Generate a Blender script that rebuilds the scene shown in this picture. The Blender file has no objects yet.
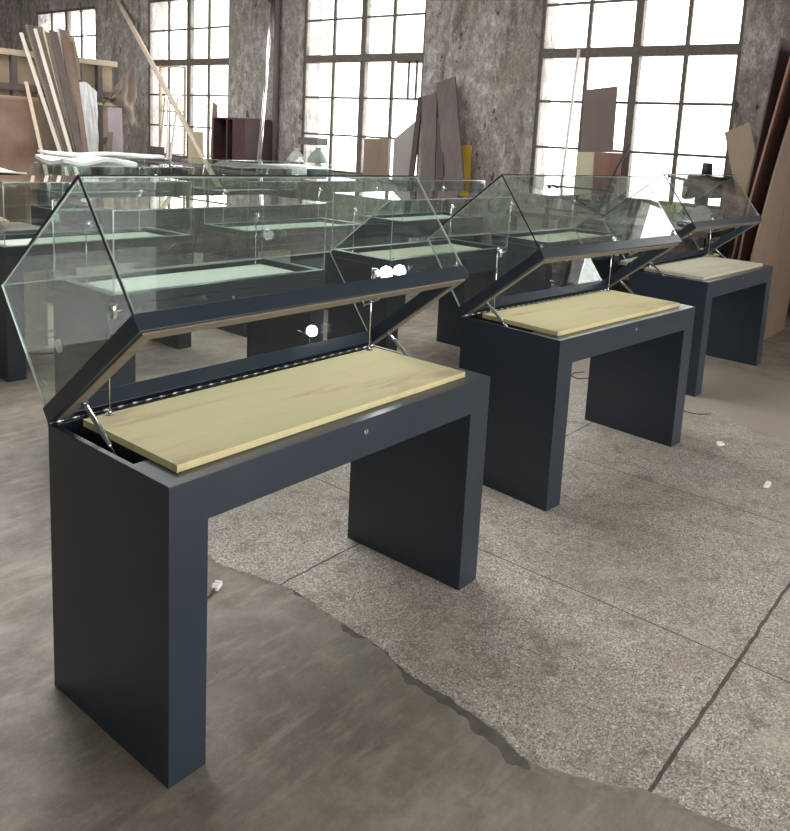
import bpy, bmesh, math, random
from mathutils import Vector, Matrix
random.seed(7)
SC = bpy.context.scene
COL = SC.collection
# ------------------------------------------------------------------ camera
F, CX, CY = 799.294, 429.04, 276.073
CAM = Vector((-1.02339, -1.52376, 1.62784))
PITCH, YAW, ROLL = -0.167702, -0.910168, 0.0570708
fw = Vector((-math.sin(YAW) * math.cos(PITCH), math.cos(YAW) * math.cos(PITCH), math.sin(PITCH)))
r0 = Vector((math.cos(YAW), math.sin(YAW), 0)); u0 = r0.cross(fw)
rt = math.cos(ROLL) * r0 + math.sin(ROLL) * u0
up = -math.sin(ROLL) * r0 + math.cos(ROLL) * u0
cam = bpy.data.objects.new('camera', bpy.data.cameras.new('camera')); COL.objects.link(cam)
cam.matrix_world = Matrix(((rt.x, up.x, -fw.x, CAM.x), (rt.y, up.y, -fw.y, CAM.y), (rt.z, up.z, -fw.z, CAM.z), (0, 0, 0, 1)))
cam.data.sensor_width = 36; cam.data.sensor_fit = 'AUTO'; cam.data.lens = F / 831 * 36
cam.data.shift_x = (395 - CX) / 831; cam.data.shift_y = (CY - 415.5) / 831
cam.data.clip_start = 0.05; cam.data.clip_end = 200
SC.camera = cam
# ------------------------------------------------------------------ world, lights, exposure
SC.view_settings.view_transform = 'Standard'; SC.view_settings.look = 'None'
SC.view_settings.gamma = 1.0; SC.view_settings.use_curve_mapping = False
SC.view_settings.exposure = 0.52
SC.cycles.transparent_max_bounces = 64
SC.cycles.max_bounces = 10; SC.cycles.diffuse_bounces = 5; SC.cycles.glossy_bounces = 5
SC.cycles.sample_clamp_indirect = 8
SC.cycles.use_denoising = True
w = bpy.data.worlds.new('sky'); SC.world = w; w.use_nodes = True
bg = w.node_tree.nodes['Background']; bg.inputs[0].default_value = (1.0, 0.985, 0.96, 1); bg.inputs[1].default_value = 5.0
XW = 8.2          # inner face of the window wall
XO = -5.2         # opposite wall
YN, YF = -6.0, 19.0
ZC = 5.2
def portal(loc, sx, sy, rot):
    l = bpy.data.lights.new('daylight_portal', 'AREA'); l.shape = 'RECTANGLE'; l.size = sx; l.size_y = sy
    l.cycles.is_portal = True
    o = bpy.data.objects.new('daylight_portal', l); o.location = loc; o.rotation_euler = rot; COL.objects.link(o)
# window openings: (y0, y1) along the wall x = XW
WINS = [(1.475, 4.05), (5.965, 8.50), (10.42, 12.96), (14.88, 17.45), (-3.0, -0.45)]
WZ0, WZ1 = 1.03, 4.0
for a, b in WINS: portal((XW + .30, (a + b) / 2, (WZ0 + WZ1) / 2), WZ1 - WZ0, b - a, (0, math.radians(90), 0))
ADDED_WINS = [(-4.9, -2.3), (9.4, 12.0), (13.6, 16.2)]  # unseen windows in the opposite wall, added to brighten the piers
for a, b in ADDED_WINS: portal((XO - .30, (a + b) / 2, 2.9), 3.0, b - a, (0, math.radians(-90), 0))
ADDED_SKYLIGHT = [(1.0, 4.6, 1.6, 16.0)]   # unseen roof openings added for light, x0,x1,y0,y1
for x0, x1, y0, y1 in ADDED_SKYLIGHT: portal(((x0 + x1) / 2, (y0 + y1) / 2, ZC + .15), x1 - x0, y1 - y0, (0, 0, 0))
portal((1.2, YN - .2, 2.1), 8.0, 4.2, (math.radians(90), 0, 0))   # big unseen opening behind the camera, put in to light the case fronts
# ------------------------------------------------------------------ node helpers
MATS = {}
class N:
    def __init__(s, name):
        s.m = bpy.data.materials.new(name); s.m.use_nodes = True; s.t = s.m.node_tree
        s.t.nodes.clear(); s.out = s.t.nodes.new('ShaderNodeOutputMaterial'); MATS[name] = s.m
    def n(s, typ, **kw):
        x = s.t.nodes.new('ShaderNode' + typ)
        for k, v in kw.items():
            if k.startswith('i_'): x.inputs[k[2:].replace('_', ' ')].default_value = v
            else: setattr(x, k, v)
        return x
    def l(s, a, b): s.t.links.new(a, b)
    def coord(s, scale=(1, 1, 1), rot=(0, 0, 0)):
        c = s.n('TexCoord'); m = s.n('Mapping'); m.inputs['Scale'].default_value = scale; m.inputs['Rotation'].default_value = rot
        s.l(c.outputs['Object'], m.inputs[0]); return m.outputs[0]
    def noise(s, vec, scale, detail=4, rough=.55, dist=0):
        x = s.n('TexNoise'); x.inputs['Scale'].default_value = scale; x.inputs['Detail'].default_value = detail
        x.inputs['Roughness'].default_value = rough; x.inputs['Distortion'].default_value = dist
        s.l(vec, x.inputs['Vector']); return x.outputs['Fac']
    def vor(s, vec, scale, feat='F1', out='Distance'):
        x = s.n('TexVoronoi'); x.feature = feat; x.inputs['Scale'].default_value = scale; s.l(vec, x.inputs['Vector']); return x.outputs[out]
    def ramp(s, fac, stops):
        x = s.n('ValToRGB'); e = x.color_ramp.elements
        while len(e) < len(stops): e.new(.5)
        for el, (p, c) in zip(e, stops):
            el.position = p; el.color = (*c, 1) if len(c) == 3 else c
        s.l(fac, x.inputs[0]); return x.outputs[0]
    def mix(s, fac, a, b, mode='MIX'):
        x = s.n('Mix'); x.data_type = 'RGBA'; x.blend_type = mode
        for sock, v in ((x.inputs[0], fac), (x.inputs[6], a), (x.inputs[7], b)):
            if isinstance(v, (int, float)): sock.default_value = v
            elif isinstance(v, tuple): sock.default_value = (*v, 1) if len(v) == 3 else v
            else: s.l(v, sock)
        return x.outputs[2]
    def math(s, op, a, b=None, c=None, clamp=False):
        x = s.n('Math'); x.operation = op; x.use_clamp = clamp
        for i, v in enumerate((a, b, c)):
            if v is None: continue
            if isinstance(v, (int, float)): x.inputs[i].default_value = v
            else: s.l(v, x.inputs[i])
        return x.outputs[0]
    def bsdf(s, col, rough=.5, metal=0, bump=None, bstr=.2, bdist=.01, coat=0, spec=.5, **kw):
        b = s.n('BsdfPrincipled')
        for k, v in (('Base Color', col), ('Roughness', rough), ('Metallic', metal), ('Coat Weight', coat), ('Specular IOR Level', spec)):
            if isinstance(v, (int, float)): b.inputs[k].default_value = v
            elif isinstance(v, tuple): b.inputs[k].default_value = (*v, 1) if len(v) == 3 else v
            else: s.l(v, b.inputs[k])
        for k, v in kw.items(): b.inputs[k.replace('_', ' ')].default_value = v
        if bump is not None:
            bb = s.n('Bump'); bb.inputs['Strength'].default_value = bstr; bb.inputs['Distance'].default_value = bdist
            s.l(bump, bb.inputs['Height']); s.l(bb.outputs[0], b.inputs['Normal'])
        s.l(b.outputs[0], s.out.inputs[0]); return b
def srgb(r, g, b):
    f = lambda c: (c / 255 / 12.92) if c / 255 <= .04045 else ((c / 255 + .055) / 1.055) ** 2.4
    return (f(r), f(g), f(b))
def simple(name, rgb, rough=.6, metal=0, var=.25, scale=12, stretch=(1, 1, 1), coat=0, bstr=.15):
    k = N(name); c = srgb(*rgb); v = k.coord(stretch)
    n = k.noise(v, scale, 5, .6)
    col = k.ramp(n, [(.25, tuple(x * (1 - var) for x in c)), (.75, tuple(min(1, x * (1 + var)) for x in c))])
    k.bsdf(col, rough, metal, bump=n, bstr=bstr, coat=coat); return k.m
# lacquer
k = N('lacquer'); v = k.coord(); n = k.noise(v, 3, 3); f = k.noise(k.coord((1, 1, 60)), 30, 2)
col = k.ramp(n, [(.3, (.0125, .0195, .0285)), (.7, (.0165, .024, .0345))])
k.bsdf(col, k.math('MULTIPLY_ADD', n, .12, .24), coat=.0, bump=f, bstr=.015, spec=.5)
simple('recess_board', (30, 32, 36), .7)
k = N('chrome'); k.bsdf((.78, .79, .8), .16, 1.0)
k = N('aluminium'); k.bsdf((.85, .85, .85), .42, 1.0)
k = N('steel_dark'); k.bsdf((.22, .22, .23), .35, 1.0)
simple('bare_wood', (104, 96, 82), .6, var=.2, scale=8, stretch=(1, 14, 14))
k = N('glass_edge'); k.bsdf((.72, .80, .78), .12, .7)
k = N('black_seal'); k.bsdf((.02, .022, .024), .15)
def glass(name, tint, ior=1.5, dirt=0):
    k = N(name)
    tr = k.n('BsdfTransparent'); tr.inputs[0].default_value = (*tint, 1)
    gl = k.n('BsdfGlossy'); gl.inputs['Roughness'].default_value = 0.0; gl.inputs[0].default_value = (1, 1, 1, 1)
    fr = k.n('Fresnel'); fr.inputs[0].default_value = ior
    ge = k.n('NewGeometry'); ff = k.math('MULTIPLY', k.math('MULTIPLY', fr.outputs[0], 1.7, clamp=True), k.math('SUBTRACT', 1.0, ge.outputs['Backfacing']))
    mx = k.n('MixShader'); k.l(ff, mx.inputs[0]); k.l(tr.outputs[0], mx.inputs[1]); k.l(gl.outputs[0], mx.inputs[2])
    last = mx.outputs[0]
    if dirt:
        d = k.n('BsdfDiffuse'); d.inputs[0].default_value = (.75, .74, .72, 1)
        t2 = k.n('BsdfTranslucent'); t2.inputs[0].default_value = (.75, .74, .72, 1)
        ad = k.n('MixShader'); ad.inputs[0].default_value = .5; k.l(d.outputs[0], ad.inputs[1]); k.l(t2.outputs[0], ad.inputs[2])
        nn = k.noise(k.coord(), 2.5, 6, .7)
        fac = k.ramp(nn, [(.4, (.06 * dirt,) * 3), (.72, (.5 * dirt,) * 3)])
        m2 = k.n('MixShader'); k.l(fac, m2.inputs[0]); k.l(last, m2.inputs[1]); k.l(ad.outputs[0], m2.inputs[2]); last = m2.outputs[0]
    k.l(last, k.out.inputs[0]); return k.m
glass('case_glass', (.955, .985, .975))
glass('window_glass', (.98, .985, .98), 1.45, dirt=.5)
# display board cloth/veneer: pale yellow green with long smears
k = N('display_cloth'); v = k.coord()
a = k.noise(k.coord((.9, 4.5, 1), (0, 0, .25)), 2.2, 5, .6, .6); b = k.noise(v, 260, 2, .7)
c1 = k.ramp(a, [(.34, srgb(146, 128, 98)), (.46, srgb(170, 158, 114)), (.7, srgb(172, 164, 122))])
c2 = k.mix(k.math('MULTIPLY', b, .35), c1, srgb(220, 210, 172))
k.bsdf(c2, .75, bump=b, bstr=.12, bdist=.002)
k = N('display_cloth_pale'); b = k.noise(k.coord(), 260, 2, .7)
a = k.noise(k.coord((.9, 4.5, 1)), 2.2, 5, .6, .6)
c1 = k.ramp(a, [(.3, srgb(160, 152, 132)), (.7, srgb(176, 168, 150))])
k.bsdf(c1, .75, bump=b, bstr=.12, bdist=.002)
k = N('lamp_lit'); e = k.n('Emission'); e.inputs[0].default_value = (.9, .97, 1, 1); e.inputs[1].default_value = 40; k.l(e.outputs[0], k.out.inputs[0])
# plaster
k = N('plaster'); v = k.coord((1, 1, .6))
n1 = k.noise(v, .9, 6, .65, .8); n2 = k.noise(v, 9, 9, .8); n3 = k.noise(k.coord((1, 1, .22)), 3.5, 7, .75); n4 = k.noise(v, 34, 6, .75)
c = k.ramp(n2, [(.34, srgb(96, 90, 88)), (.5, srgb(142, 135, 133)), (.64, srgb(186, 180, 178))])
c = k.mix(k.ramp(n1, [(.45, (0, 0, 0)), (.6, (.7, .7, .7))]), c, srgb(112, 104, 96))
c = k.mix(k.ramp(n3, [(.52, (0, 0, 0)), (.62, (.75, .75, .75))]), c, srgb(82, 74, 68))
c = k.mix(k.ramp(n4, [(.56, (0, 0, 0)), (.66, (.6, .6, .6))]), c, srgb(196, 190, 186))
c = k.mix(k.ramp(n4, [(.34, (.7, .7, .7)), (.42, (0, 0, 0))]), c, srgb(74, 66, 62))
c = k.mix(k.ramp(k.noise(v, 5, 4, .6), [(.63, (0, 0, 0)), (.67, (.9, .9, .9))]), c, srgb(52, 45, 42))
c = k.mix(k.ramp(k.noise(v, 1.7, 4), [(.56, (0, 0, 0)), (.7, (.5, .5, .5))]), c, srgb(112, 116, 84))
k.bsdf(c, .9, bump=n2, bstr=.6, bdist=.02)
# floor cement
k = N('cement'); v = k.coord()
n1 = k.noise(v, 1.1, 7, .62, .8); n2 = k.noise(v, 6, 9, .75, .3); n3 = k.noise(k.coord((1.2, 5, 1), (0, 0, .5)), 3, 7, .7); n4 = k.noise(v, 2.3, 3, .5, 1.2); n5 = k.noise(v, 60, 5, .8)
c = k.ramp(n1, [(.3, srgb(92, 84, 78)), (.5, srgb(122, 113, 103)), (.7, srgb(146, 136, 124))])
c = k.mix(k.ramp(n2, [(.42, (.0,) * 3), (.62, (.55,) * 3)]), c, srgb(90, 80, 72))
c = k.mix(k.ramp(n3, [(.5, (0,) * 3), (.66, (.45,) * 3)]), c, srgb(158, 146, 130))
c = k.mix(k.ramp(n4, [(.54, (0,) * 3), (.66, (.4,) * 3)]), c, srgb(104, 106, 92))
c = k.mix(k.ramp(n5, [(.56, (0,) * 3), (.7, (.35,) * 3)]), c, srgb(164, 154, 142))
c = k.mix(k.ramp(n5, [(.3, (.4,) * 3), (.42, (0,) * 3)]), c, srgb(74, 66, 60))
ro = k.ramp(n2, [(.3, (.42,) * 3), (.7, (.7,) * 3)])
k.bsdf(c, ro, bump=n2, bstr=.3, bdist=.01)
# terrazzo with slab joints
k = N('terrazzo'); v = k.coord()
tc = k.n('TexCoord'); sx = k.n('SeparateXYZ'); k.l(tc.outputs['Object'], sx.inputs[0])
vc = k.n('TexVoronoi'); vc.inputs['Scale'].default_value = 210; k.l(v, vc.inputs['Vector'])
sepc = k.n('SeparateColor'); k.l(vc.outputs['Color'], sepc.inputs[0])
ch = k.ramp(sepc.outputs[0], [(.0, srgb(96, 88, 82)), (.3, srgb(136, 128, 120)), (.62, srgb(160, 153, 144)), (.9, srgb(176, 169, 160)), (1, srgb(214, 208, 200))])
n1 = k.noise(v, 1.6, 6, .6, .4); n2 = k.noise(v, 8, 7, .75); n3 = k.noise(k.coord((5, 1.2, 1), (0, 0, .2)), 2.2, 6, .7)
c = k.mix(k.ramp(n1, [(.42, (.0,) * 3), (.68, (.45,) * 3)]), ch, srgb(112, 98, 84), 'MIX')
c = k.mix(k.ramp(n2, [(.52, (0,) * 3), (.66, (.6,) * 3)]), c, srgb(92, 80, 70))
c = k.mix(k.ramp(k.noise(v, 3.1, 5, .6), [(.56, (0,) * 3), (.68, (.35,) * 3)]), c, srgb(176, 176, 158))
c = k.mix(k.ramp(n3, [(.55, (0,) * 3), (.7, (.3,) * 3)]), c, srgb(96, 90, 82))
wob = k.math('MULTIPLY', k.math('SUBTRACT', k.noise(v, 9, 5, .7), .5), .022)
def joint(axis, pos, hw):
    d = k.math('ABSOLUTE', k.math('SUBTRACT', k.math('ADD', sx.outputs[axis], wob if hw > .003 else 0.0), pos))
    return k.math('LESS_THAN', d, hw)
jn = k.math('MAXIMUM', joint(0, 1.53, .003), joint(0, 2.70, .003))
jn = k.math('MAXIMUM', jn, joint(0, 3.87, .002))
jn = k.math('MAXIMUM', jn, joint(1, -.915, .006)); jn = k.math('MAXIMUM', jn, joint(1, .50, .0045))
c = k.mix(k.math('MULTIPLY', jn, k.math('MULTIPLY_ADD', n2, 1.2, .35, clamp=True)), c, srgb(58, 52, 46))
# dusty end where the slab meets the cement again
dust = k.math('MULTIPLY_ADD', k.math('ADD', sx.outputs[0], k.math('MULTIPLY', n1, .7)), 2.5, -10.2, clamp=True)
c = k.mix(dust, c, srgb(132, 122, 112))
k.bsdf(c, .62, bump=k.math('SUBTRACT', n2, jn), bstr=.2, bdist=.004)
simple('ledge', (118, 112, 102), .8, scale=30, var=.35)
simple('ledge_dark', (84, 80, 74), .8, scale=20, var=.3)
simple('ceiling_paint', (104, 102, 98), .9, scale=3)
simple('window_paint', (84, 76, 68), .7, scale=14, var=.35)
simple('iron_rust', (74, 62, 54), .7, scale=16, var=.35)
simple('dark_iron', (48, 50, 50), .6, .2, scale=9)
simple('green_iron', (34, 44, 38), .5, .2, scale=9)
simple('ply_tan', (150, 132, 112), .75, scale=2.5, stretch=(1, 1, .4), var=.15)
simple('ply_brown', (106, 88, 74), .75, scale=2.5, stretch=(3, 3, .5), var=.25)
simple('ply_red', (122, 90, 76), .7, scale=2.5, stretch=(3, 3, .5), var=.25)
simple('plank_grey', (88, 78, 76), .75, scale=3, stretch=(4, 4, .4), var=.25)
simple('plank_dark', (58, 46, 44), .7, scale=3, stretch=(4, 4, .4), var=.25)
simple('pale_timber', (196, 180, 160), .7, scale=3, stretch=(4, 4, .4), var=.15)
simple('moulding_white', (206, 200, 192), .55, scale=3, var=.08)
simple('moulding_brown', (120, 102, 88), .6, scale=3, stretch=(4, 4, .4), var=.2)
simple('lilac_board', (158, 146, 152), .7, scale=3, var=.12)
simple('tarp_tan', (138, 114, 98), .65, scale=3, var=.25, bstr=.5)
simple('tarp_grey', (118, 106, 96), .8, scale=4, var=.2, bstr=.5)
simple('rack_paint', (172, 158, 136), .7, scale=4, var=.2)
simple('rack_back', (150, 134, 112), .8, scale=2, var=.2)
simple('white_film', (214, 216, 218), .35, scale=6, var=.1, bstr=.6)
simple('paper', (224, 222, 218), .8, scale=5, var=.06)
simple('maroon_wood', (62, 40, 42), .5, scale=4, var=.25)
simple('grey_card', (96, 90, 90), .8, var=.1)
simple('sack_grey', (150, 150, 146), .7, scale=6, var=.2)
simple('sack_green', (110, 124, 112), .6, scale=6, var=.2)
simple('yellow_sheet', (192, 152, 58), .6, var=.15, scale=4)
simple('yellow_green', (150, 160, 70), .5, var=.2)
simple('brown_sheet', (104, 90, 86), .7, var=.12, scale=2)
simple('grey_sheet', (140, 136, 132), .6, var=.1, scale=2)
simple('cream_sheet', (180, 172, 148), .7, var=.1, scale=2)
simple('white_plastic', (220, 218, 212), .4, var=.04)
simple('cable_black', (26, 26, 28), .5, var=.1)
simple('cable_red', (92, 40, 34), .5, var=.1)
simple('glove', (200, 170, 148), .8, var=.15)
# ------------------------------------------------------------------ mesh helpers
def bx(bm, x0, x1, y0, y1, z0, z1, mi=0):
    vs = [bm.verts.new(p) for p in ((x0, y0, z0), (x1, y0, z0), (x1, y1, z0), (x0, y1, z0), (x0, y0, z1), (x1, y0, z1), (x1, y1, z1), (x0, y1, z1))]
    fs = []
    for q in ((3, 2, 1, 0), (4, 5, 6, 7), (0, 1, 5, 4), (1, 2, 6, 5), (2, 3, 7, 6), (3, 0, 4, 7)):
        f = bm.faces.new([vs[i] for i in q]); f.material_index = mi; fs.append(f)
    return fs
def beam(bm, p0, p1, w_, t_, side, mi=0):
    p0 = Vector(p0); p1 = Vector(p1); d = (p1 - p0).normalized(); s = Vector(side); s = (s - d * s.dot(d)).normalized(); n = d.cross(s)
    vs = []
    for p in (p0, p1):
        for a, b in ((-1, -1), (1, -1), (1, 1), (-1, 1)): vs.append(bm.verts.new(p + s * a * w_ / 2 + n * b * t_ / 2))
    for q in ((3, 2, 1, 0), (4, 5, 6, 7), (0, 1, 5, 4), (1, 2, 6, 5), (2, 3, 7, 6), (3, 0, 4, 7)):
        bm.faces.new([vs[i] for i in q]).material_index = mi
def tube(bm, pts, r, seg=12, mi=0, caps=True):
    pts = [Vector(p) for p in pts]; rings = []
    rr = r if isinstance(r, (list, tuple)) else [r] * len(pts)
    ref = None
    for i, p in enumerate(pts):
        d = (pts[min(i + 1, len(pts) - 1)] - pts[max(i - 1, 0)]).normalized()
        if ref is None: ref = Vector((0, 0, 1)) if abs(d.z) < .9 else Vector((1, 0, 0))
        s = (ref - d * ref.dot(d)).normalized(); n = d.cross(s); ref = s
        rings.append([bm.verts.new(p + (s * math.cos(2 * math.pi * k / seg) + n * math.sin(2 * math.pi * k / seg)) * rr[i]) for k in range(seg)])
    for a, b in zip(rings, rings[1:]):
        for k in range(seg):
            f = bm.faces.new((a[k], a[(k + 1) % seg], b[(k + 1) % seg], b[k])); f.material_index = mi; f.smooth = True
    if caps:
        bm.faces.new(rings[0][::-1]).material_index = mi; bm.faces.new(rings[-1]).material_index = mi
def prism(bm, poly, d, mi=0):
    """extrude a planar polygon (list of 3-D points) by vector d"""
    d = Vector(d); a = [bm.verts.new(Vector(p)) for p in poly]; b = [bm.verts.new(Vector(p) + d) for p in poly]; n = len(a)
    bm.faces.new(a[::-1]).material_index = mi; bm.faces.new(b).material_index = mi
    for i in range(n): bm.faces.new((a[i], a[(i + 1) % n], b[(i + 1) % n], b[i])).material_index = mi
def mesh(name, bm, *mats):
    bmesh.ops.recalc_face_normals(bm, faces=bm.faces)
    me = bpy.data.meshes.new(name); bm.to_mesh(me); bm.free()
    for m in mats: me.materials.append(MATS[m])
    return me
def ob(name, me, parent=None, loc=(0, 0, 0), rot=(0, 0, 0), bevel=0):
    o = bpy.data.objects.new(name, me); COL.objects.link(o); o.location = loc; o.rotation_euler = rot
    if parent is not None: o.parent = parent
    if bevel:
        m = o.modifiers.new('bevel', 'BEVEL'); m.width = bevel; m.segments = 2; m.limit_method = 'ANGLE'
    return o
def build(name, mats, fn, parent=None, loc=(0, 0, 0), rot=(0, 0, 0), bevel=0):
    bm = bmesh.new(); fn(bm)
    return ob(name, mesh(name, bm, *([mats] if isinstance(mats, str) else mats)), parent, loc, rot, bevel)
def tag(o, label, cat, group=None, kind=None):
    o['label'] = label; o['category'] = cat
    if group: o['group'] = group
    if kind: o['kind'] = kind
    return o
def thing(name, label, cat, loc=(0, 0, 0), rz=0, group=None):
    o = ob(name, None, None, loc, (0, 0, rz)); o.empty_display_size = .1
    return tag(o, label, cat, group)
def struct(o): o['kind'] = 'structure'; return o
def at(px, py, X=None, Y=None, Z=None):
    """point of the room seen in the photograph's direction (px, py), at a known x, y or z"""
    d = fw + rt * ((px - CX) / F) - up * ((py - CY) / F)
    s = (X - CAM.x) / d.x if X is not None else (Y - CAM.y) / d.y if Y is not None else (Z - CAM.z) / d.z
    return CAM + d * s
# ------------------------------------------------------------------ room shell
def floor_fn(bm): bx(bm, XO - .4, XW + .4, YN - .4, YF + .4, -.2, 0)
struct(build('floor', 'cement', floor_fn))
edge = [(.80, 1.62), (.775, 1.3), (.76, 1.05), (.751, .859), (.741, .784), (.77, .632), (.801, .49), (.811, .352), (.79, .159), (.779, .013), (.747, -.122), (.738, -.248), (.747, -.317), (.736, -.398), (.719, -.514), (.687, -.6), (.693, -.674), (.732, -.757), (.767, -.826), (.811, -.904), (.823, -.966), (.829, -1.042), (.849, -1.134), (.86, -1.4), (.82, -2.0), (.85, -3), (.8, YN)]
rng = random.Random(3)
def wn(t, seed=0.0):
    return (math.sin(7 * t + seed) + .6 * math.sin(17.3 * t + 1.3 * seed) + .45 * math.sin(41.7 * t + 2 * seed) + .3 * math.sin(97 * t + seed) + .2 * math.sin(211 * t)) / 2.2
def ragged(pl, amp):
    out = []
    for (a, b), (c, d) in zip(pl, pl[1:]):
        n = max(2, int(math.hypot(c - a, d - b) / .008)) if min(b, d) > -1.6 else 3
        for i in range(n):
            t = i / n; y = b + (d - b) * t
            out.append((a + (c - a) * t + amp * wn(y * 1.6, 2.0) + rng.uniform(-.0015, .0015), y))
    out.append(pl[-1]); return out
e1 = ragged(edge, .009)
def slab(bm):
    pts = [(x, y, 0.0) for x, y in e1] + [(5.2, YN, 0.0), (5.2, 1.62, 0.0)]
    prism(bm, pts, (0, 0, .003))
    bmesh.ops.triangulate(bm, faces=[f for f in bm.faces if len(f.verts) > 4])
struct(build('floor_terrazzo', 'terrazzo', slab)).name = 'floor'
def lip(bm, o0, amp, seed, h):   # broken screed lip beside the slab
    L = [(x, y) for x, y in e1 if -1.5 < y < 1.5]
    for (x0, y0), (x1, y1) in zip(L, L[1:]):
        a = max(0, o0 + amp * wn(y0 * .45, seed)); b = max(0, o0 + amp * wn(y1 * .45, seed))
        if a + b < .002: continue
        v = [bm.verts.new(p) for p in ((x0, y0, h), (x1, y1, h), (x1 - b, y1, .0002), (x0 - a, y0, .0002))]
        bm.faces.new(v)
struct(build('trim_1', 'ledge', lambda bm: lip(bm, .012, .035, 5.0, .0026)))
struct(build('trim_2', 'ledge_dark', lambda bm: lip(bm, .007, .05, 9.0, .0022)))
def wall_with(bm, axis, pos, thick, lo, hi, wins, z1):
    def B(a, b, c, d):
        if b - a < 1e-4 or d - c < 1e-4: return
        x0, x1 = sorted((pos, pos + thick))
        if axis == 'x': bx(bm, x0, x1, a, b, c, d)
        else: bx(bm, a, b, x0, x1, c, d)
    cur = lo
    for (a, b, c, d) in sorted(wins):
        B(cur, a, 0, z1); B(a, b, 0, c); B(a, b, d, z1); cur = b
    B(cur, hi, 0, z1)
struct(build('wall_right', 'plaster', lambda bm: wall_with(bm, 'x', XW, .4, YN, YF, [(a, b, WZ0, WZ1) for a, b in WINS], ZC)))
simple('plaster_dark', (74, 82, 92), .9, scale=3)  # unseen wall toned dark so the case sides reflect less light
struct(build('wall_left', 'plaster_dark', lambda bm: wall_with(bm, 'x', XO, -.4, YN, YF, [(a, b, 1.4, 4.4) for a, b in ADDED_WINS], ZC)))
struct(build('wall_back', 'plaster', lambda bm: wall_with(bm, 'y', YF, .4, XO - .4, XW + .4, [], ZC)))
struct(build('wall_front', 'plaster', lambda bm: wall_with(bm, 'y', YN, -.4, XO - .4, XW + .4, [(-2.8, 5.2, .0, 4.2)], ZC)))
def ceil(bm):
    sx0, sx1 = ADDED_SKYLIGHT[0][:2]
    bx(bm, XO - .4, sx0, YN - .4, YF + .4, ZC, ZC + .2); bx(bm, sx1, XW + .4, YN - .4, YF + .4, ZC, ZC + .2)
    ys = [YN - .4, ADDED_SKYLIGHT[0][2], ADDED_SKYLIGHT[0][3], YF + .4]
    for i in (0, 2): bx(bm, sx0, sx1, ys[i], ys[i + 1], ZC, ZC + .2)
struct(build('ceiling', 'ceiling_paint', ceil))
# windows -----------------------------------------------------------
def window(idx, a, b, x, z0, z1, sign, detail=True):
    W_ = b - a
    ys = [a + .02, a + W_ * .245, a + W_ * .485, a + W_ * .735, b - .02]
    zs = [z0 + .02] + [z for z in (1.63, 2.215, 2.82, 3.42) if z0 < z < z1] + [z1 - .02]
    def fr(bm):
        r = random.Random(idx)
        for i, y in enumerate(ys):
            wd = (.055, .05, .10, .05, .055)[i]; dp = (.07, .045, .10, .045, .07)[i]
            bx(bm, x, x + sign * dp, y - wd / 2, y + wd / 2, z0, z1)
        for z in zs:
            th = .12 if abs(z - 2.82) < .01 else (.05 if z in (zs[0], zs[-1]) else .032)
            dp = .11 if abs(z - 2.82) < .01 else .04
            bx(bm, x + sign * .002, x + sign * dp, a, b, z - th / 2, z + th / 2)
    wn = struct(build('window_%d' % idx, 'window_paint', fr, bevel=.004))
    build('window_pane', 'window_glass', lambda bm: bx(bm, *sorted((x + sign * .018, x + sign * .022)), a + .01, b - .01, z0 + .01, z1 - .01), wn)
    build('window_sill', 'plaster', lambda bm: bx(bm, *sorted((x - sign * .05, x + sign * .3)), a - .05, b + .05, z0 - .06, z0 + .004), wn)
    return wn
for i, (a, b) in enumerate(WINS): window(i + 1, a, b, XW + .02, WZ0, WZ1, 1)
for i, (a, b) in enumerate(ADDED_WINS): window(i + 6, a, b, XO - .02, 1.4, 4.4, -1)  # frames of the added opposite windows
def leaf(bm):   # casement leaf standing ajar in the left window
    p = [(0, 0), (-.16, .55)]
    for z in (1.1, 1.9, 2.72): beam(bm, (p[0][0], p[0][1], z), (p[1][0], p[1][1], z), .03, .04, (0, 0, 1))
    for a_, b_ in p: bx(bm, a_ - .02, a_ + .02, b_ - .02, b_ + .02, 1.08, 2.74)
build('casement_leaf', 'rack_paint', leaf, bpy.data.objects['window_3'], (XW - .02, 11.70, 0))
def bars(bm):
    for y in (6.12, 6.27): bx(bm, XW + .03, XW + .06, y - .015, y + .015, 2.22, 2.82)
    bx(bm, XW + .03, XW + .06, 6.02, 6.5, 2.73, 2.76)
build('vent_bars', 'window_paint', bars, bpy.data.objects['window_2'])
# pier that the big sheets lean on, just outside the right of the picture
struct(build('wall_pier', 'plaster', lambda bm: bx(bm, 7.25, XW, -.75, .22, 0, ZC)))
# ------------------------------------------------------------------ display cases
W, D, H, T, B, FH, GH = 1.3338, .5687, .80, .1113, .1175, .0484, .3916
def body_mesh():
    bm = bmesh.new()
    prism(bm, [(0, 0, 0), (T, 0, 0), (T, 0, H - B), (W - T, 0, H - B), (W - T, 0, 0), (W, 0, 0), (W, 0, H), (0, 0, H)], (0, D, 0))
    o = ob('tmp', mesh('tmp', bm, 'lacquer'))
    bm = bmesh.new(); bx(bm, .017, W - .017, .175, D - .018, H - .09, H + .1)
    c = ob('tmpc', mesh('tmpc', bm, 'lacquer'))
    m = o.modifiers.new('b', 'BOOLEAN'); m.object = c; m.operation = 'DIFFERENCE'; m.solver = 'EXACT'
    bv = o.modifiers.new('v', 'BEVEL'); bv.width = .0015; bv.segments = 2; bv.limit_method = 'ANGLE'
    dg = bpy.context.evaluated_depsgraph_get()
    me = bpy.data.meshes.new_from_object(o.evaluated_get(dg)); me.name = 'body'
    bpy.data.objects.remove(o); bpy.data.objects.remove(c)
    return me
M = {'body': body_mesh()}
def mk(key, mats, fn):
    bm = bmesh.new(); fn(bm); M[key] = mesh(key, bm, *([mats] if isinstance(mats, str) else mats))
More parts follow.
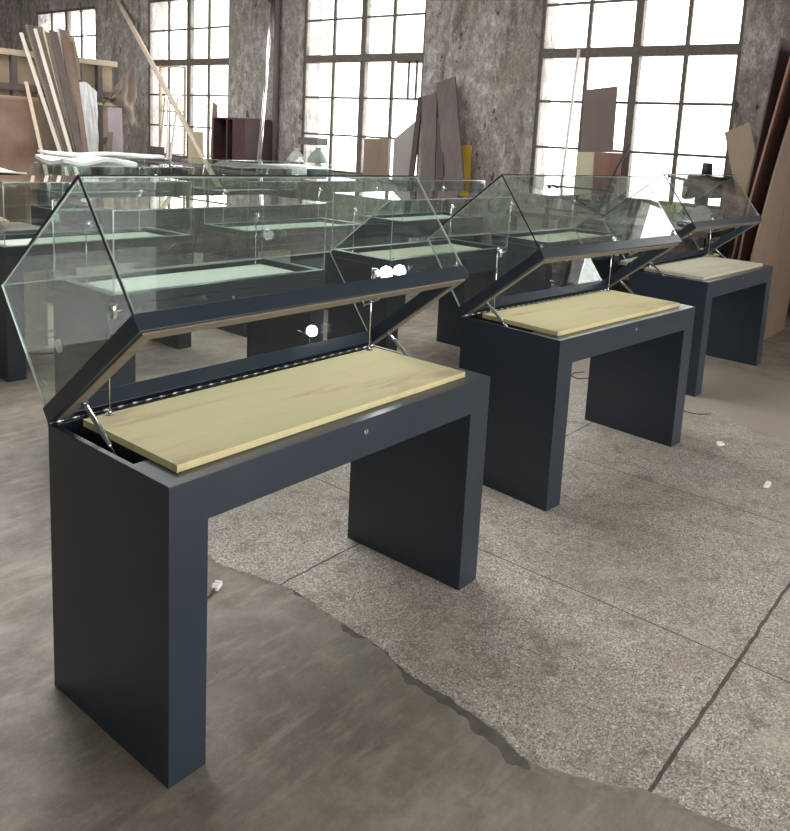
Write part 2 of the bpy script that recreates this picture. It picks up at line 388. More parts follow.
mk('board', 'display_cloth', lambda bm: bx(bm, .060, 1.252, .056, .492, H + .0005, H + .020))
mk('board_pale', 'display_cloth_pale', lambda bm: bx(bm, .060, 1.252, .056, .492, H + .0005, H + .020))
k = N('display_cloth_reflect'); b = k.noise(k.coord(), 90, 3, .7)  # white reflection over the closed boards, put into the cloth colour
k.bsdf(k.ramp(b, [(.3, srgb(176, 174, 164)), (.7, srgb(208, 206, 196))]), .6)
mk('board_reflect', 'display_cloth_reflect', lambda bm: bx(bm, .060, 1.252, .056, .492, H + .0005, H + .020))
mk('board_under', 'recess_board', lambda bm: bx(bm, .075, 1.238, .19, D - .03, H - .089, H - .002))
def lockf(bm):
    tube(bm, [(0, .001, 0), (0, -.004, 0)], .008, 16); bx(bm, -.0012, .0012, -.0048, -.0040, -.005, .005, 1)
mk('lock', ['chrome', 'steel_dark'], lockf)
def lidf(bm):
    r = .05
    bx(bm, 0, W, -r, 0, .001, FH); bx(bm, 0, W, -D, -D + r, .001, FH)
    bx(bm, 0, r, -D + r, -r, .001, FH); bx(bm, W - r, W, -D + r, -r, .001, FH)
mk('lid_frame', 'lacquer', lidf)
def under(bm):
    r0_, r1_ = .014, .049; z0, z1 = -.004, .0012
    bx(bm, r0_, W - r0_, -D + r0_, -D + r1_, z0, z1); bx(bm, r0_, r1_, -D + r1_, -.03, z0, z1); bx(bm, W - r1_, W - r0_, -D + r1_, -.03, z0, z1)
mk('underside', 'bare_wood', under)
def pane(bm, x0, x1, y0, y1, z0, z1):
    dims = (x1 - x0, y1 - y0, z1 - z0); thin = dims.index(min(dims))
    for f in bx(bm, x0, x1, y0, y1, z0, z1):
        f.normal_update(); n = f.normal
        f.material_index = 0 if abs(n[thin]) > .5 else 1
g, i_ = .006, .004
z0, z1 = FH - .004, FH + GH
PANES = {'glass_side_pane': [(i_, i_ + g, -D + i_, -i_, z0, z1 - g), (W - i_ - g, W - i_, -D + i_, -i_, z0, z1 - g)],
         'glass_front_pane': [(i_ + g, W - i_ - g, -D + i_, -D + i_ + g, z0, z1 - g)],
         'glass_back_pane': [(i_ + g, W - i_ - g, -i_ - g, -i_, z0, z1 - g)],
         'glass_top_pane': [(i_, W - i_, -D + i_, -i_, z1 - g, z1)]}
for nm, lst in PANES.items():
    for j, c in enumerate(lst): mk('%s%d' % (nm, j), ['case_glass', 'glass_edge'], lambda bm, c=c: pane(bm, *c))
def clipf(bm): tube(bm, [(0, -D + i_ - .001, FH + .012), (0, -D + i_ - .006, FH + .012)], .007, 14)
mk('glass_clip', 'chrome', clipf)
def seal(bm):
    e = .0022; x0, yf, zt_ = i_ - .0012, -D + i_ - .0012, FH + GH + .0005
    bx(bm, x0 - e, x0 + e, -D + i_, -i_, zt_ - .0065, zt_)
    bx(bm, x0 - e, x0 + e, yf - e, yf + e, FH, zt_)
    bx(bm, x0 + e, W - i_, yf - e, yf + e, zt_ - .0045, zt_)
mk('edge_seal', 'black_seal', seal)
def hook(bm): tube(bm, [(.78, -D + .03, -.004), (.79, -D + .035, -.016), (.80, -D + .05, -.018), (.86, -D + .03, -.012)], .003, 8)
mk('latch_hook', 'steel_dark', hook)
def hingef(bm):
    n = 58; L_ = W / n
    for k_ in range(n):
        x = k_ * L_
        tube(bm, [(x + .001, 0, .002), (x + L_ - .0025, 0, .002)], .0062 if k_ % 2 else .0036, 8, 0 if k_ % 2 else 1)
    bx(bm, 0, W, -.014, -.002, -.0035, -.0005, 1)
mk('hinge', ['aluminium', 'steel_dark'], hingef)
def polef(bm):
    tube(bm, [(0, 0, 0), (0, 0, .29)], .0028, 10)
    tube(bm, [(0, 0, 0), (0, 0, .0025)], .013, 18, 1); tube(bm, [(0, 0, .0025), (0, 0, .012)], .005, 12)
mk('pole', ['chrome', 'steel_dark'], polef)
def headf(bm):
    tube(bm, [(0, 0, .283), (.012, 0, .29), (.062, 0, .295)], .003, 8)
    tube(bm, [(.013, 0, .272), (.013, 0, .276), (.013, 0, .306), (.013, 0, .318)], [.009, .0125, .0125, .010], 16)
mk('head', 'chrome', headf)
mk('lens', 'lamp_lit', lambda bm: tube(bm, [(.060, 0, .295), (.066, 0, .295), (.080, 0, .295), (.092, 0, .295), (.098, 0, .295)], [.012, .021, .025, .021, .010], 20))
a_, b_ = Vector((0, .286, .762)), Vector((0, .449, .887))
def strut_mesh(th):
    # lower end in the recess, upper end on the lid's side rail
    v = .138; top = Vector((0, D - v * math.cos(th) - .004 * math.sin(th), H + v * math.sin(th) - .006))
    lo = Vector((0, .29, H - .035)); d = (top - lo)
    def fcn(bm):
        tube(bm, [lo, lo + d * .30], .0028, 10, 1)
        tube(bm, [lo + d * .22, lo + d * .26, lo + d * .93, lo + d * .95], [.005, .0072, .0072, .005], 14)
        tube(bm, [lo + d * .93, top], .0032, 10, 1)
        tube(bm, [top + Vector((-.008, 0, 0)), top + Vector((.008, 0, 0))], .0055, 12, 1)
        tube(bm, [lo + Vector((-.008, 0, 0)), lo + Vector((.008, 0, 0))], .0055, 12, 1)
    bm = bmesh.new(); fcn(bm); return mesh('gas_strut', bm, 'chrome', 'steel_dark')
def case(label, loc, rz, th, group, pale=False, lit=False, full=True):
    t = thing('display_case', label, 'display case', (loc[0], loc[1], 0), rz, group)
    ob('body', M['body'], t)
    ob('display_board', M[{0: 'board', 1: 'board_pale', 2: 'board_reflect'}[int(pale)]], t)
    if full: ob('recess_block', M['board_under'], t)
    ob('lock', M['lock'], t, (.672, 0, .762))
    lid = ob('lid', M['lid_frame'], t, (0, D, H), (-th, 0, 0), bevel=.0012)
    lid_u = ob('underside_strip', M['underside'], lid) if th else None
    for nm, lst in PANES.items():
        for j in range(len(lst)): ob(nm, M['%s%d' % (nm, j)], lid)
    for x in ((.028, W - .028) if full else ()): ob('glass_clip', M['glass_clip'], lid, (x, 0, 0))
    if th: ob('edge_seal', M['edge_seal'], lid)
    if th:
        ob('latch_hook', M['latch_hook'], lid)
        ob('piano_hinge', M['hinge'], t, (0, D + .002, H - .001))
        sm = strut_mesh(th)
        for x in (.046, W - .046): ob('gas_strut', sm, t, (x, 0, 0))
    for k_, x in enumerate((.131, 1.205)):
        po = ob('spotlight_pole', M['pole'], t, (x, .480, H + .020))
        ob('spotlight_head', M['head'], po)
        if lit and k_: ob('lit_lens', M['lens'], po)['label'] = 'glowing white lamp lens'
    return t
OPEN = 'open display cases in a row'
case('nearest dark blue-grey display case with its hinged glass lid propped open', (0, 0), 0, .659, OPEN, lit=True)
case('middle one of the three open display cases, dark blue-grey with tilted glass lid', (2.0193, .095), -.0838, .6592, OPEN)
case('farthest open display case, at the right beside the leaning brown sheets', (4.2812, .2405), -.0401, .6654, OPEN, pale=True)
CL = 'closed display cases in rows behind'
closed = [('closed dark display case directly behind the nearest open case, seen through its lid', .9173, 1.8044, -.0106),
          ('closed dark display case in the second row, between the two nearest open lids', 2.8627, 1.8215, -.0349),
          ('closed dark display case in the second row, behind the middle open case', 4.79, 1.765, -.03),
          ('closed dark display case at the left edge of the picture, third row', 1.16, 3.43, 0),
          ('closed dark display case in the third row, centre, right of the light gap', 2.985, 3.41, -.01),
          ('closed dark display case in the third row, farthest right of that row', 4.83, 3.39, -.02),
          ('small-looking closed display case in the fourth row at the left with white sheets on top', 2.42, 5.17, 0),
          ('closed display case in the fourth row, just right of the one with white sheets', 4.35, 5.2, 0),
          ('closed display case in the back row with its lock showing, left of centre', 3.31, 6.87, 0),
          ('closed display case in the back row below the dark maroon cabinet', 5.3, 6.85, 0)]
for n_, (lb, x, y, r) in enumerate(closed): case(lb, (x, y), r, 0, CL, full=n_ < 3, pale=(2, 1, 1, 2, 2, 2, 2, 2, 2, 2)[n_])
# flat white disc set on the side of the near closed case
o = build('side_disc', 'white_plastic', lambda bm: tube(bm, [(0, 0, 0), (-.006, 0, 0)], .034, 24), None)
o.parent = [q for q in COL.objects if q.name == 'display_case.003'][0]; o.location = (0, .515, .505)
o['label'] = 'round white disc'
# ------------------------------------------------------------------ small things on the floor
def conn(bm):
    bx(bm, -.022, .022, -.012, .012, 0, .018); bx(bm, -.016, -.004, -.0125, .0125, .018, .022); bx(bm, .004, .016, -.0125, .0125, .018, .022)
t = thing('cable_connector', 'small white terminal block with a short red cable, behind the nearest left leg', 'connector', (.634, .648, 0), .5)
build('terminal_block', 'white_plastic', conn, t, bevel=.002)
build('cable', 'cable_red', lambda bm: tube(bm, [(-.02, 0, .008), (-.06, .0, .005), (-.13, .03, .004), (-.22, .02, .004), (-.32, .06, .004)], .0035, 8), t)
def cable(label, pts, r=.004, mat='cable_black'):
    tag(build('cable', mat, lambda bm: tube(bm, pts, r, 8)), label, 'cable')
def fl(*pp, z=.004): return [tuple(at(x, y, Z=z)) for x, y in pp]
cable('thin black cable on the floor beside the farthest open case', fl((684, 411), (690, 413), (700, 414.5), (711, 414)))
cable('looping black cable behind the leg of the middle open case', fl((584, 372), (574, 373), (571, 376), (578, 379), (590, 378), (597, 380)), .005)
cable('black cable across the floor at the left, nearest of three', fl((10, 352), (30, 354), (60, 353), (90, 354)), .007)
cable('black cable across the floor at the left, middle one', fl((10, 342), (30, 341), (50, 337), (75, 336)), .006)
cable('black cable across the floor at the left, farthest one', fl((10, 334), (30, 333), (60, 330), (90, 333)), .006)
def scrap(label, px, py, s, mat='paper', seed=1):
    r = random.Random(seed); c = at(px, py, Z=.006)
    def f(bm):
        n = 9; prof = [r.uniform(.5, 1.1) for _ in range(n)]
        prism(bm, [(math.cos(2 * math.pi * i / n) * s * prof[i], math.sin(2 * math.pi * i / n) * s * .5 * prof[i], 0) for i in range(n)], (0, 0, .006))
        bmesh.ops.subdivide_edges(bm, edges=bm.edges, cuts=1)
        for v_ in bm.verts: v_.co.z = max(0, v_.co.z + r.uniform(0, .006))
        bmesh.ops.triangulate(bm, faces=bm.faces)
    tag(build('paper_scrap', mat, f, loc=(c.x, c.y, .003)), label, 'scrap')
scrap('crumpled white scrap on the terrazzo, nearer the middle open case', 720, 444, .05, seed=1)
scrap('flat white scrap on the terrazzo near the right edge of the picture', 767, 485, .045, seed=2)
for n_, (px, py) in enumerate([(500, 496), (535, 604), (620, 638), (414, 498 + 60), (720, 670), (355, 590), (480, 605), (284, 432), (535, 553)]):
    pass
# ------------------------------------------------------------------ background, right part
def sheet(name, label, cat, mat, poly, d, group=None):
    return tag(build(name, mat, lambda bm: prism(bm, poly, d), bevel=.003), label, cat, group)
def ypoly(Y, pts, k=0.0):   # polygon in (x, z), leaning towards -y by k
    return [(x, Y - k * z, z) for x, z in pts]
sheet('plywood_sheet', 'huge brown sheet leaning at the right edge behind the farthest open case', 'board', 'ply_brown',
      ypoly(.44, [(5.74, .0), (7.20, .0), (7.22, 2.55), (6.44, 2.55), (5.98, 1.53), (5.74, .84)], .04), (0, -.02, 0), 'sheets leaning at the right')
sheet('plywood_sheet', 'reddish-brown narrow sheet leaning just behind the huge brown sheet', 'board', 'ply_red',
      ypoly(.62, [(5.95, .0), (7.2, .0), (7.22, 2.62), (6.50, 2.62), (6.02, 1.3)], .05), (0, -.02, 0), 'sheets leaning at the right')
sheet('plywood_sheet', 'dull brown sheet leaning farthest back among the brown sheets', 'board', 'plank_grey',
      ypoly(.80, [(6.3, .0), (7.2, .0), (7.22, 2.7), (6.62, 2.7)], .06), (0, -.02, 0), 'sheets leaning at the right')
def xpoly(pts, k, x0): return [(x0 + k * z, y, z) for y, z in pts]
sheet('cardboard_sheet', 'tan sheet with a slanting top leaning at the right of the big window', 'board', 'ply_tan',
      xpoly([(1.50, 1.90), (1.24, 2.02), (.55, .0), (.80, .0)], .16, 7.72), (.015, 0, 0))
sheet('plywood_sheet', 'dark brown sheet leaning between tan sheet and wall', 'board', 'ply_brown',
      xpoly([(1.42, 1.5), (1.0, 1.5), (1.0, .0), (1.42, .0)], .08, 7.98), (.02, 0, 0))
# bench by the big window with the dark machine
t = thing('workbench', 'cluttered dark iron workbench under the big window', 'workbench', (7.55, 2.4, 0))
build('bench_top', 'iron_rust', lambda bm: bx(bm, -.4, .45, -1.15, 1.3, .80, .86), t, bevel=.005)
for sx_, sy_ in ((-1, -1), (1, -1), (-1, 1), (1, 1)):
    build('leg', 'dark_iron', lambda bm: bx(bm, .025 + sx_ * .38 - .03, .025 + sx_ * .38 + .03, .07 + sy_ * 1.15 - .03, .07 + sy_ * 1.15 + .03, 0, .80), t)
build('shelf', 'iron_rust', lambda bm: bx(bm, -.38, .42, -1.1, 1.25, .28, .31), t)
t = thing('drill_machine', 'dark green bench machine standing before the window, seen through the farthest lid', 'machine', (7.62, 1.52, .86))
def mach(bm):
    bx(bm, -.14, .14, -.2, .2, 0, .06); bx(bm, -.05, .08, -.05, .07, .06, .35)
    bx(bm, -.12, .12, -.17, .15, .33, .56); bx(bm, -.09, .09, .12, .2, .30, .50)
build('machine_body', 'green_iron', mach, t, bevel=.02)
build('motor', 'dark_iron', lambda bm: tube(bm, [(0, -.02, .56), (0, -.02, .70)], [.06, .05], 16), t)
build('feed_lever', 'dark_iron', lambda bm: tube(bm, [(-.06, .15, .5), (-.1, .34, .53), (-.1, .36, .53)], [.015, .012, .02], 10), t)
build('belt_cover', 'sack_grey', lambda bm: tube(bm, [(-.16, -.06, .14), (-.12, -.06, .14)], [.11, .11], 20), t)
t = thing('iron_rack', 'dark iron rack with bars standing left of the bench machine', 'rack', (7.2, 2.75, .86))
def rack(bm):
    for y in (-.35, .05, .42): beam(bm, (0, y, 0), (0, y, .34), .03, .03, (1, 0, 0))
    for z in (.06, .2, .33): beam(bm, (0, -.38, z), (0, .45, z), .03, .02, (1, 0, 0))
    beam(bm, (.03, -.35, .02), (.03, .4, .34), .02, .02, (1, 0, 0))
build('rack_frame', 'dark_iron', rack, t)
t = thing('clamp', 'iron rod standing slanted against the big window', 'rod', (7.9, 2.75, .86))
build('rod', 'dark_iron', lambda bm: tube(bm, [(0, .12, 0), (.1, -.02, .55), (.2, -.12, .85)], .018, 8), t)
t = thing('pulley_wheel', 'small yellow-green wheel on the timber stack beneath the farthest raised lid', 'wheel', (6.70, 1.10, .575))
def wheel(bm):
    tube(bm, [(0, 0, .10), (0, 0, .125)], .13, 24); tube(bm, [(0, 0, .125), (0, 0, .17)], [.08, .05], 20)
build('wheel_disc', 'yellow_green', wheel, t); build('hub', 'chrome', lambda bm: tube(bm, [(0, 0, .0), (0, 0, .10)], .02, 12), t)
zz = 0.0
for n_, (tn, mt, lb) in enumerate([(.14, 'plank_dark', 'lowest'), (.12, 'plank_grey', 'second from the bottom'), (.12, 'plank_dark', 'third from the bottom'), (.05, 'pale_timber', 'fourth from the bottom, pale'), (.10, 'plank_dark', 'second from the top'), (.04, 'pale_timber', 'topmost, pale')]):
    tag(build('timber_plank', mt, lambda bm: bx(bm, -.4, .4, -.45, .45, 0, tn), loc=(6.66 + .05 * (n_ % 2), 1.42 - .03 * (n_ % 3), zz), rot=(0, 0, .06 * (n_ % 3 - 1)), bevel=.004),
        'timber plank in the low stack beside the leaning brown sheets, %s' % lb, 'plank', 'low timber stack')
    zz += tn
# boards standing in front of the big window
def wq(pts, X): return [tuple(at(a, b, X=X)) for a, b in pts]
sheet('board', 'greyish brown board standing high against the big window', 'board', 'brown_sheet', wq([(581, 152), (584, 90), (617, 86), (612, 152.3)], XW - .05), (.03, 0, 0))
sheet('board', 'cream board standing in the low pane of the big window', 'board', 'cream_sheet', wq([(574, 200), (577, 152), (594, 152), (591, 200)], XW - .05), (.03, 0, 0))
sheet('board', 'dark reddish-brown board in the low pane of the big window', 'board', 'ply_red', wq([(591.5, 200), (594.5, 152), (622, 153), (617, 200)], XW - .05), (.03, 0, 0))
# white upright bar in the big window
tag(build('wooden_batten', 'moulding_white', lambda bm: beam(bm, (XW - .12, 3.56, .0), (XW - .03, 3.46, 2.85), .03, .03, (0, 1, 0))), 'thin white batten standing upright against the left of the big window', 'batten')
# centre window boards
sheet('board', 'orange-brown board standing in the third low pane of the centre window', 'board', 'moulding_brown', [(XW - .05, 7.02, WZ0), (XW - .05, 6.52, WZ0), (XW - .05, 6.52, 1.62), (XW - .05, 7.02, 1.60)], (.03, 0, 0))
sheet('board', 'grey board standing in the right low pane of the centre window', 'board', 'grey_sheet', [(XW - .05, 6.42, WZ0), (XW - .05, 6.02, WZ0), (XW - .05, 6.02, 1.9), (XW - .05, 6.42, 1.62)], (.03, 0, 0))
# dark planks leaning right of the centre window
pls = [('narrow near-black plank leaning at the right edge of the centre window', 'plank_dark', (421, 97), (411, 180), .09),
       ('wide grey-brown plank leaning second from the centre window', 'plank_grey', (430, 95), (428, 180), .26),
       ('tallest dark grey-brown plank leaning on the pier, right of the others', 'plank_grey', (446, 80), (454, 180), .32),
       ('short dark plank leaning between the tall plank and the wide one', 'plank_dark', (441, 118), (440, 180), .12)]
for n_, (lb, mt, a, b, wd) in enumerate(pls):
    p1 = at(*a, X=8.14 - .05 * n_); p0 = at(*b, X=7.86 - .05 * n_); d_ = p0 - p1; p0 = p1 + d_ * ((p1.z - .012) / -d_.z)
    tag(build('plank', mt, lambda bm: beam(bm, p0, p1, wd, .03, (0, 1, 0)), bevel=.002), lb, 'plank', 'planks leaning on the pier')
ya, yb_ = at(453, 160, X=XW - .05).y, at(471, 160, X=XW - .05).y; zt = at(462, 145, X=XW - .05).z
sheet('yellow_board', 'yellow sheet standing against the pier behind the leaning planks', 'board', 'yellow_sheet', [(XW - .05, ya, 0), (XW - .05, yb_, 0), (XW - .05, yb_, zt), (XW - .05, ya, zt)], (.012, 0, 0))
# ------------------------------------------------------------------ long bench under the centre and left windows
t = thing('long_bench', 'long wooden bench running below the left windows', 'bench', (7.75, 9.9, 0))
build('bench_top', 'plank_grey', lambda bm: bx(bm, -.42, .30, -2.2, 2.6, .90, .96), t)
for y in (-2.1, 0, 2.5):
    for x in (-.36, .24): build('leg', 'plank_grey', lambda bm: bx(bm, x - .04, x + .04, y - .04, y + .04, 0, .9), t)
t = thing('cabinet', 'dark maroon wooden cabinet with open front on the bench by the pier', 'cabinet', (7.8, 9.54, .96))
def cab(bm):
    bx(bm, -.25, .3, -.45, -.42, 0, .83); bx(bm, -.25, .3, .42, .45, 0, .83); bx(bm, -.25, .3, -.42, .42, .83, .86); bx(bm, -.25, .3, -.42, .42, 0, .03); bx(bm, .27, .3, -.42, .42, .03, .83)
build('carcass', 'maroon_wood', cab, t)
for y in (-.2, .08): build('divider', 'maroon_wood', lambda bm: bx(bm, -.24, .27, y - .02, y + .02, .03, .83), t)
build('door', 'maroon_wood', lambda bm: bx(bm, -.28, -.25, -.45, -.12, 0, .86), t, bevel=.006)
tag(build('cardboard_box', 'grey_card', lambda bm: bx(bm, -.15, .15, -.34, .34, 0, .20), loc=(7.8, 8.62, .96), bevel=.005), 'low dark grey box on the bench right of the maroon cabinet', 'box')
def sack(label, y, x, h_, r_, mat, seed):
    rr = random.Random(seed)
    def f(bm):
        zs_ = [0, .05, .3, .6, .82, .92, 1.0]; rs = [.85, 1, 1.02, .9, .55, .25, .32]
        tube(bm, [(rr.uniform(-.01, .01) * (z > .1), rr.uniform(-.01, .01) * (z > .1), z * h_) for z in zs_], [q * r_ for q in rs], 16)
    tag(build('sack', mat, f, loc=(x, y, .96)), label, 'sack', 'sacks on the bench')
sack('pale grey sack on the bench, leftmost of the three beside the low box', 8.10, 7.75, .42, .16, 'sack_grey', 1)
sack('small white sack on the bench, middle of the three', 7.86, 7.6, .30, .12, 'white_film', 2)
sack('grey-green sack on the bench below the centre window', 7.82, 7.95, .46, .17, 'sack_green', 3)
tag(build('cardboard_box', 'grey_card', lambda bm: bx(bm, -.12, .12, -.22, .22, 0, .12), loc=(8.08, 8.08, 1.45), bevel=.004), 'small flat grey box lying across the sacks before the centre window', 'box')
# pipes
def down(p1, p0):
    d_ = p0 - p1; return p1 + d_ * ((p1.z - .02) / -d_.z)
tag(build('metal_pipe', 'chrome', lambda bm: tube(bm, [down(at(272, 10, X=8.06), at(258, 172, X=7.25)), at(272, 10, X=8.06), at(274, -5, X=8.12)], .035, 14)), 'slanting silver pipe in front of the pier right of the maroon cabinet', 'pipe')
tag(build('metal_pipe', 'grey_card', lambda bm: tube(bm, [(8.14, 9.08, 0), (8.14, 9.08, ZC - .02)], .05, 14)), 'upright grey drainpipe on the pier left of the centre window', 'pipe')
tag(build('wooden_pole', 'pale_timber', lambda bm: tube(bm, [down(at(124, 12, X=8.08), at(212, 174, X=7.18)), at(124, 12, X=8.08), at(118, 0, X=8.12)], .045, 12)), 'long pale pole leaning diagonally across the left window', 'pole')
for n_, (a, b, lb) in enumerate([((160, 160), (165.5, 97), 'leftmost'), ((167, 160), (168, 100), 'middle'), ((170, 161), (178, 98), 'rightmost')]):
    tag(build('wooden_batten', 'moulding_white', lambda bm: beam(bm, at(*a, X=7.95), at(*b, X=8.17), .045, .03, (0, 1, 0))), 'pale batten leaning at the left window, %s of three' % lb, 'batten', 'battens at the left window')
sheet('board', 'tan board standing on the bench in the left window', 'board', 'cream_sheet', [(XW - .08, 11.5, 0), (XW - .08, 11.05, 0), (XW - .08, 11.05, 1.55), (XW - .08, 11.5, 1.55)], (.02, 0, 0))
sheet('board', 'narrow brown board leaning at the right side of the left window', 'board', 'moulding_brown', [(XW - .10, 10.85, 0), (XW - .10, 10.55, 0), (XW - .10, 10.62, 2.05), (XW - .10, 10.75, 2.1)], (.02, 0, 0))
sheet('board', 'low dark board on the bench at the foot of the left window', 'board', 'grey_card', [(7.9, 12.5, .96), (7.9, 11.95, .96), (7.9, 11.95, 1.22), (7.9, 12.5, 1.22)], (.02, 0, 0))
# ------------------------------------------------------------------ storage rack with tarps at the far left
t = thing('storage_rack', 'tall pale wooden partition rack behind the leaning bundle at the far left', 'rack', (0, 13.0, 0))
build('back_panel', 'rack_back', lambda bm: bx(bm, 2.0, 7.5, .06, .10, 0, 2.7), t)
for x in (2.2, 3.9, 5.63, 6.8, 7.2): build('post', 'plank_grey', lambda bm: bx(bm, x - .045, x + .045, -.05, .06, 0, 2.72), t)
for z, hh, m_ in ((2.72, .10, 'rack_paint'), (2.14, .11, 'plank_grey'), (1.96, .05, 'rack_paint'), (1.3, .07, 'plank_grey'), (.5, .08, 'plank_grey')):
    build('rail', m_, lambda bm: bx(bm, 2.0, 7.55, -.06, .06, z - hh / 2, z + hh / 2), t)
def drape(name, label, mat, x0, x1, z0, z1, y, amp, seed, shape=None, kind='cloth'):
    rr = random.Random(seed)
    def f(bm):
        nx, nz = 26, 26; g_ = []
        ph = [rr.uniform(0, 6) for _ in range(4)]
        for i in range(nx + 1):
            row = []
            for j in range(nz + 1):
                u, v_ = i / nx, j / nz
                x = x0 + (x1 - x0) * u; z = z0 + (z1 - z0) * v_
                if shape: x, z = shape(u, v_)
                yy = y - amp * (.5 * math.sin(9 * u + 3 * v_ + ph[0]) + .35 * math.sin(21 * u - 8 * v_ + ph[1]) + .3 * math.sin(14 * v_ + 5 * u + ph[2])) * (1.1 - .6 * v_)
                row.append(bm.verts.new((x, yy, z)))
            g_.append(row)
        for i in range(nx):
            for j in range(nz):
                bm.faces.new((g_[i][j], g_[i + 1][j], g_[i + 1][j + 1], g_[i][j + 1])).smooth = True
    o_ = build(name, mat, f); s = o_.modifiers.new('thick', 'SOLIDIFY'); s.thickness = .012
    return tag(o_, label, kind)
drape('tarp', 'creased tan sheet hanging over the rack at the far left', 'tarp_tan', 2.6, 6.10, .35, 1.97, 12.86, .06, 4)
drape('tarp', 'grey-brown cloth draped from the rack corner right of the bundle', 'tarp_grey', 0, 1, 0, 1, 12.55, .10, 8,
      shape=lambda u, v_: (7.05 + .62 * u + .1 * (1 - v_) * (u - .5), 2.72 - (1 - v_) * (.62 + .75 * u ** 1.5) - .80 * (1 - u) * (1 - u * .5) * v_), kind='cloth')
sheet('board', 'lilac-grey board standing below the draped cloth', 'board', 'lilac_board', [(7.09, 12.42, 0), (7.38, 12.42, 0), (7.37, 12.5, 1.9), (7.08, 12.5, 1.9)], (0, .02, 0))
sheet('board', 'darker narrow board leaning beside the lilac-grey board', 'board', 'tarp_grey', [(6.78, 12.32, 0), (6.95, 12.32, 0), (7.12, 12.38, 1.45), (7.02, 12.38, 1.45)], (0, .02, 0))
# bundle of long mouldings
cols = ['moulding_white', 'moulding_brown', 'plank_grey', 'moulding_white', 'moulding_brown', 'moulding_white', 'tarp_grey', 'plank_grey', 'moulding_white', 'moulding_brown', 'moulding_brown']
tops = [(21, 33), (27, 25), (31, 26), (35, 29), (39, 27), (44, 30), (49, 33), (53, 31), (58, 27), (64, 30), (70, 42)]
bots = [(62, 158), (66, 157), (70, 158), (72, 157), (75, 158), (77, 159), (79, 158), (81, 158), (82, 157), (84, 158), (86, 157)]
wds = [.05, .06, .12, .05, .12, .05, .14, .13, .05, .16, .1]
nms = ['first', 'second', 'third', 'fourth', 'fifth', 'sixth', 'seventh', 'eighth', 'ninth', 'tenth', 'eleventh']
for n_, (a, b, wd) in enumerate(zip(tops, bots, wds)):
    p1 = at(*a, Y=12.75 - .05 * (n_ % 4)); p0 = at(*b, Y=11.6 - .05 * (n_ % 4))
    d_ = p0 - p1; p0 = p1 + d_ * (p1.z / -d_.z)
    tag(build('moulding', cols[n_], lambda bm: beam(bm, p0, p1, wd, .03, (1, 0, 0))), 'long %s moulding in the tall leaning bundle, %s from the left' % ({'moulding_white': 'white', 'moulding_brown': 'brown', 'plank_grey': 'grey', 'tarp_grey': 'grey-brown'}[cols[n_]], nms[n_]), 'moulding', 'bundle of leaning mouldings')
p1 = at(26, 82, Y=12.6); p0 = at(44, 163, Y=11.7); d_ = p0 - p1; p0 = p1 + d_ * (p1.z / -d_.z)
tag(build('wooden_batten', 'pale_timber', lambda bm: beam(bm, p0, p1, .05, .03, (1, 0, 0))), 'lone thin pale batten leaning left of the moulding bundle', 'batten')
sheet('cardboard_sheet', 'brown torn cardboard piece behind the top of the bundle', 'board', 'ply_tan',
      [tuple(at(q[0], q[1], Y=12.9)) for q in [(66, 36), (74, 38), (79, 62), (80, 80), (72, 82), (60, 60)]], (0, -.02, 0))
sheet('board', 'wide brown board standing low behind the bundle', 'board', 'moulding_brown',
      [tuple(at(q[0], q[1], Y=12.45)) for q in [(38, 90), (58, 130), (64, 168), (40, 168)]], (0, .02, 0))
def film(bm):
    pts = [at(q[0], q[1], Y=12.3) for q in [(73, 82), (86, 82), (97, 92), (99, 158), (78, 158)]]
    prism(bm, [tuple(q) for q in pts], (0, .10, 0))
    bmesh.ops.triangulate(bm, faces=bm.faces); bmesh.ops.subdivide_edges(bm, edges=bm.edges, cuts=5, use_grid_fill=True)
    r = random.Random(5)
    for v_ in bm.verts: v_.co.y += r.uniform(-.02, .02)
def film_full(bm):
    film(bm)
tag(build('wrapped_panel', 'white_film', film), 'tall panel wrapped in crinkled white film right of the bundle', 'panel')
# things on and beside the left rows of cases
TOP = H + FH + GH
def paper(name, label, x0, x1, y0, y1, z, th, mat='paper', rz=0, wav=.004, cat='sheet', group=None):
    def f(bm):
        nx, ny = 24, 12; r = random.Random(int(x0 * 100)); g0 = []
        for lay, zz_ in ((0, 0), (1, th)):
            g_ = []
            for i in range(nx + 1):
                row = []
                for j in range(ny + 1):
                    u, v_ = i / nx, j / ny
                    row.append(bm.verts.new(((u - .5) * (x1 - x0), (v_ - .5) * (y1 - y0), zz_ + wav * (1 + math.sin(9 * u + 5 * v_ + x0)) * (.4 + abs(v_ - .5)))))
                g_.append(row)
            g0.append(g_)
        for lay, g_ in enumerate(g0):
            for i in range(nx):
                for j in range(ny):
                    q = (g_[i][j], g_[i + 1][j], g_[i + 1][j + 1], g_[i][j + 1]); bm.faces.new(q if lay else q[::-1]).smooth = True
        a, b = g0
        for i in range(nx):
            for j in (0, ny): bm.faces.new((a[i][j], a[i + 1][j], b[i + 1][j], b[i][j]))
        for j in range(ny):
            for i in (0, nx): bm.faces.new((a[i][j], a[i][j + 1], b[i][j + 1], b[i][j]))
    return tag(build(name, mat, f, loc=((x0 + x1) / 2, (y0 + y1) / 2, z), rot=(0, 0, rz)), label, cat, group)
paper('foam_sheet', 'crumpled white foam sheet on top of the fourth-row case at the left', 2.45, 3.15, 5.2, 5.7, TOP + .001, .03, 'white_film', 0, .022)
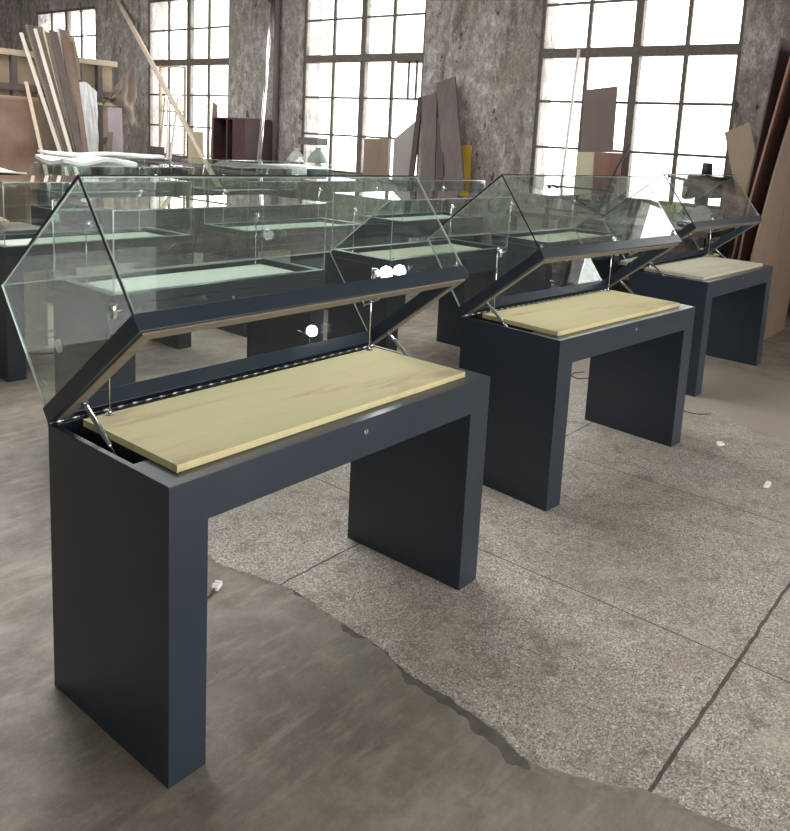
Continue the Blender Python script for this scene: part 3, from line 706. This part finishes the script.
paper('foam_sheet', 'white sheet lying on the back-row case left of centre', 3.3, 4.6, 6.95, 7.4, TOP + .001, .02, 'paper', 0, .012)
for n_ in range(4):
    tag(build('glass_sheet', ['case_glass', 'glass_edge'], lambda bm: pane(bm, -.62, .62, -.25, .25, 0, .008), loc=(5.0 + .03 * n_, 5.48, TOP + .0005 + .012 * n_), rot=(0, 0, .02 * n_)),
        'glass sheet in the stack lying on the fourth-row case, %s' % ('lowest', 'second from below', 'third from below', 'topmost')[n_], 'glass sheet', 'stacked glass sheets')
# wooden cupboard with white sheet at far left
t = thing('wooden_counter', 'brown wooden counter at the far left behind the third-row case', 'counter', (.6, 4.9, 0))
build('carcass', 'moulding_brown', lambda bm: bx(bm, 0, 1.42, 0, .55, 0, 1.18), t, bevel=.006)
for n_ in range(3): build('door', 'ply_brown', lambda bm: bx(bm, .02 + .47 * n_, .44 + .47 * n_, -.02, 0, .1, 1.1), t, bevel=.008)
paper('foam_sheet', 'white sheet on the brown counter at the far left', .62, 2.0, 4.9, 5.42, 1.182, .012, 'paper', 0, .01)
gp = at(8, 231, Z=.86); gp.y = max(gp.y, 4.2)
t = thing('wooden_crate', 'low brown wooden crate at the far left between counter and cases', 'crate', (gp.x, gp.y, 0))
build('crate_box', 'moulding_brown', lambda bm: bx(bm, -.5, .28, -.1, .3, 0, .84), t, bevel=.006)
build('lid', 'plank_grey', lambda bm: bx(bm, -.52, .30, -.12, .32, .84, .86), t, bevel=.004)
t = thing('work_glove', 'pale work glove lying on the low crate at the far left', 'glove', (gp.x, gp.y, .86), 2.2)
build('palm', 'glove', lambda bm: tube(bm, [(-.06, 0, .035), (0, 0, .045), (.05, .01, .05), (.10, 0, .04)], [.03, .042, .05, .035], 12), t)
for i in range(4): build('finger', 'glove', lambda bm: tube(bm, [(.09, -.03 + .02 * i, .045), (.14 + .01 * (i % 2), -.038 + .025 * i, .03), (.17, -.04 + .026 * i, .014)], [.013, .012, .008], 8), t)
build('thumb', 'glove', lambda bm: tube(bm, [(.03, .04, .04), (.07, .075, .025), (.09, .08, .014)], [.015, .012, .008], 8), t)
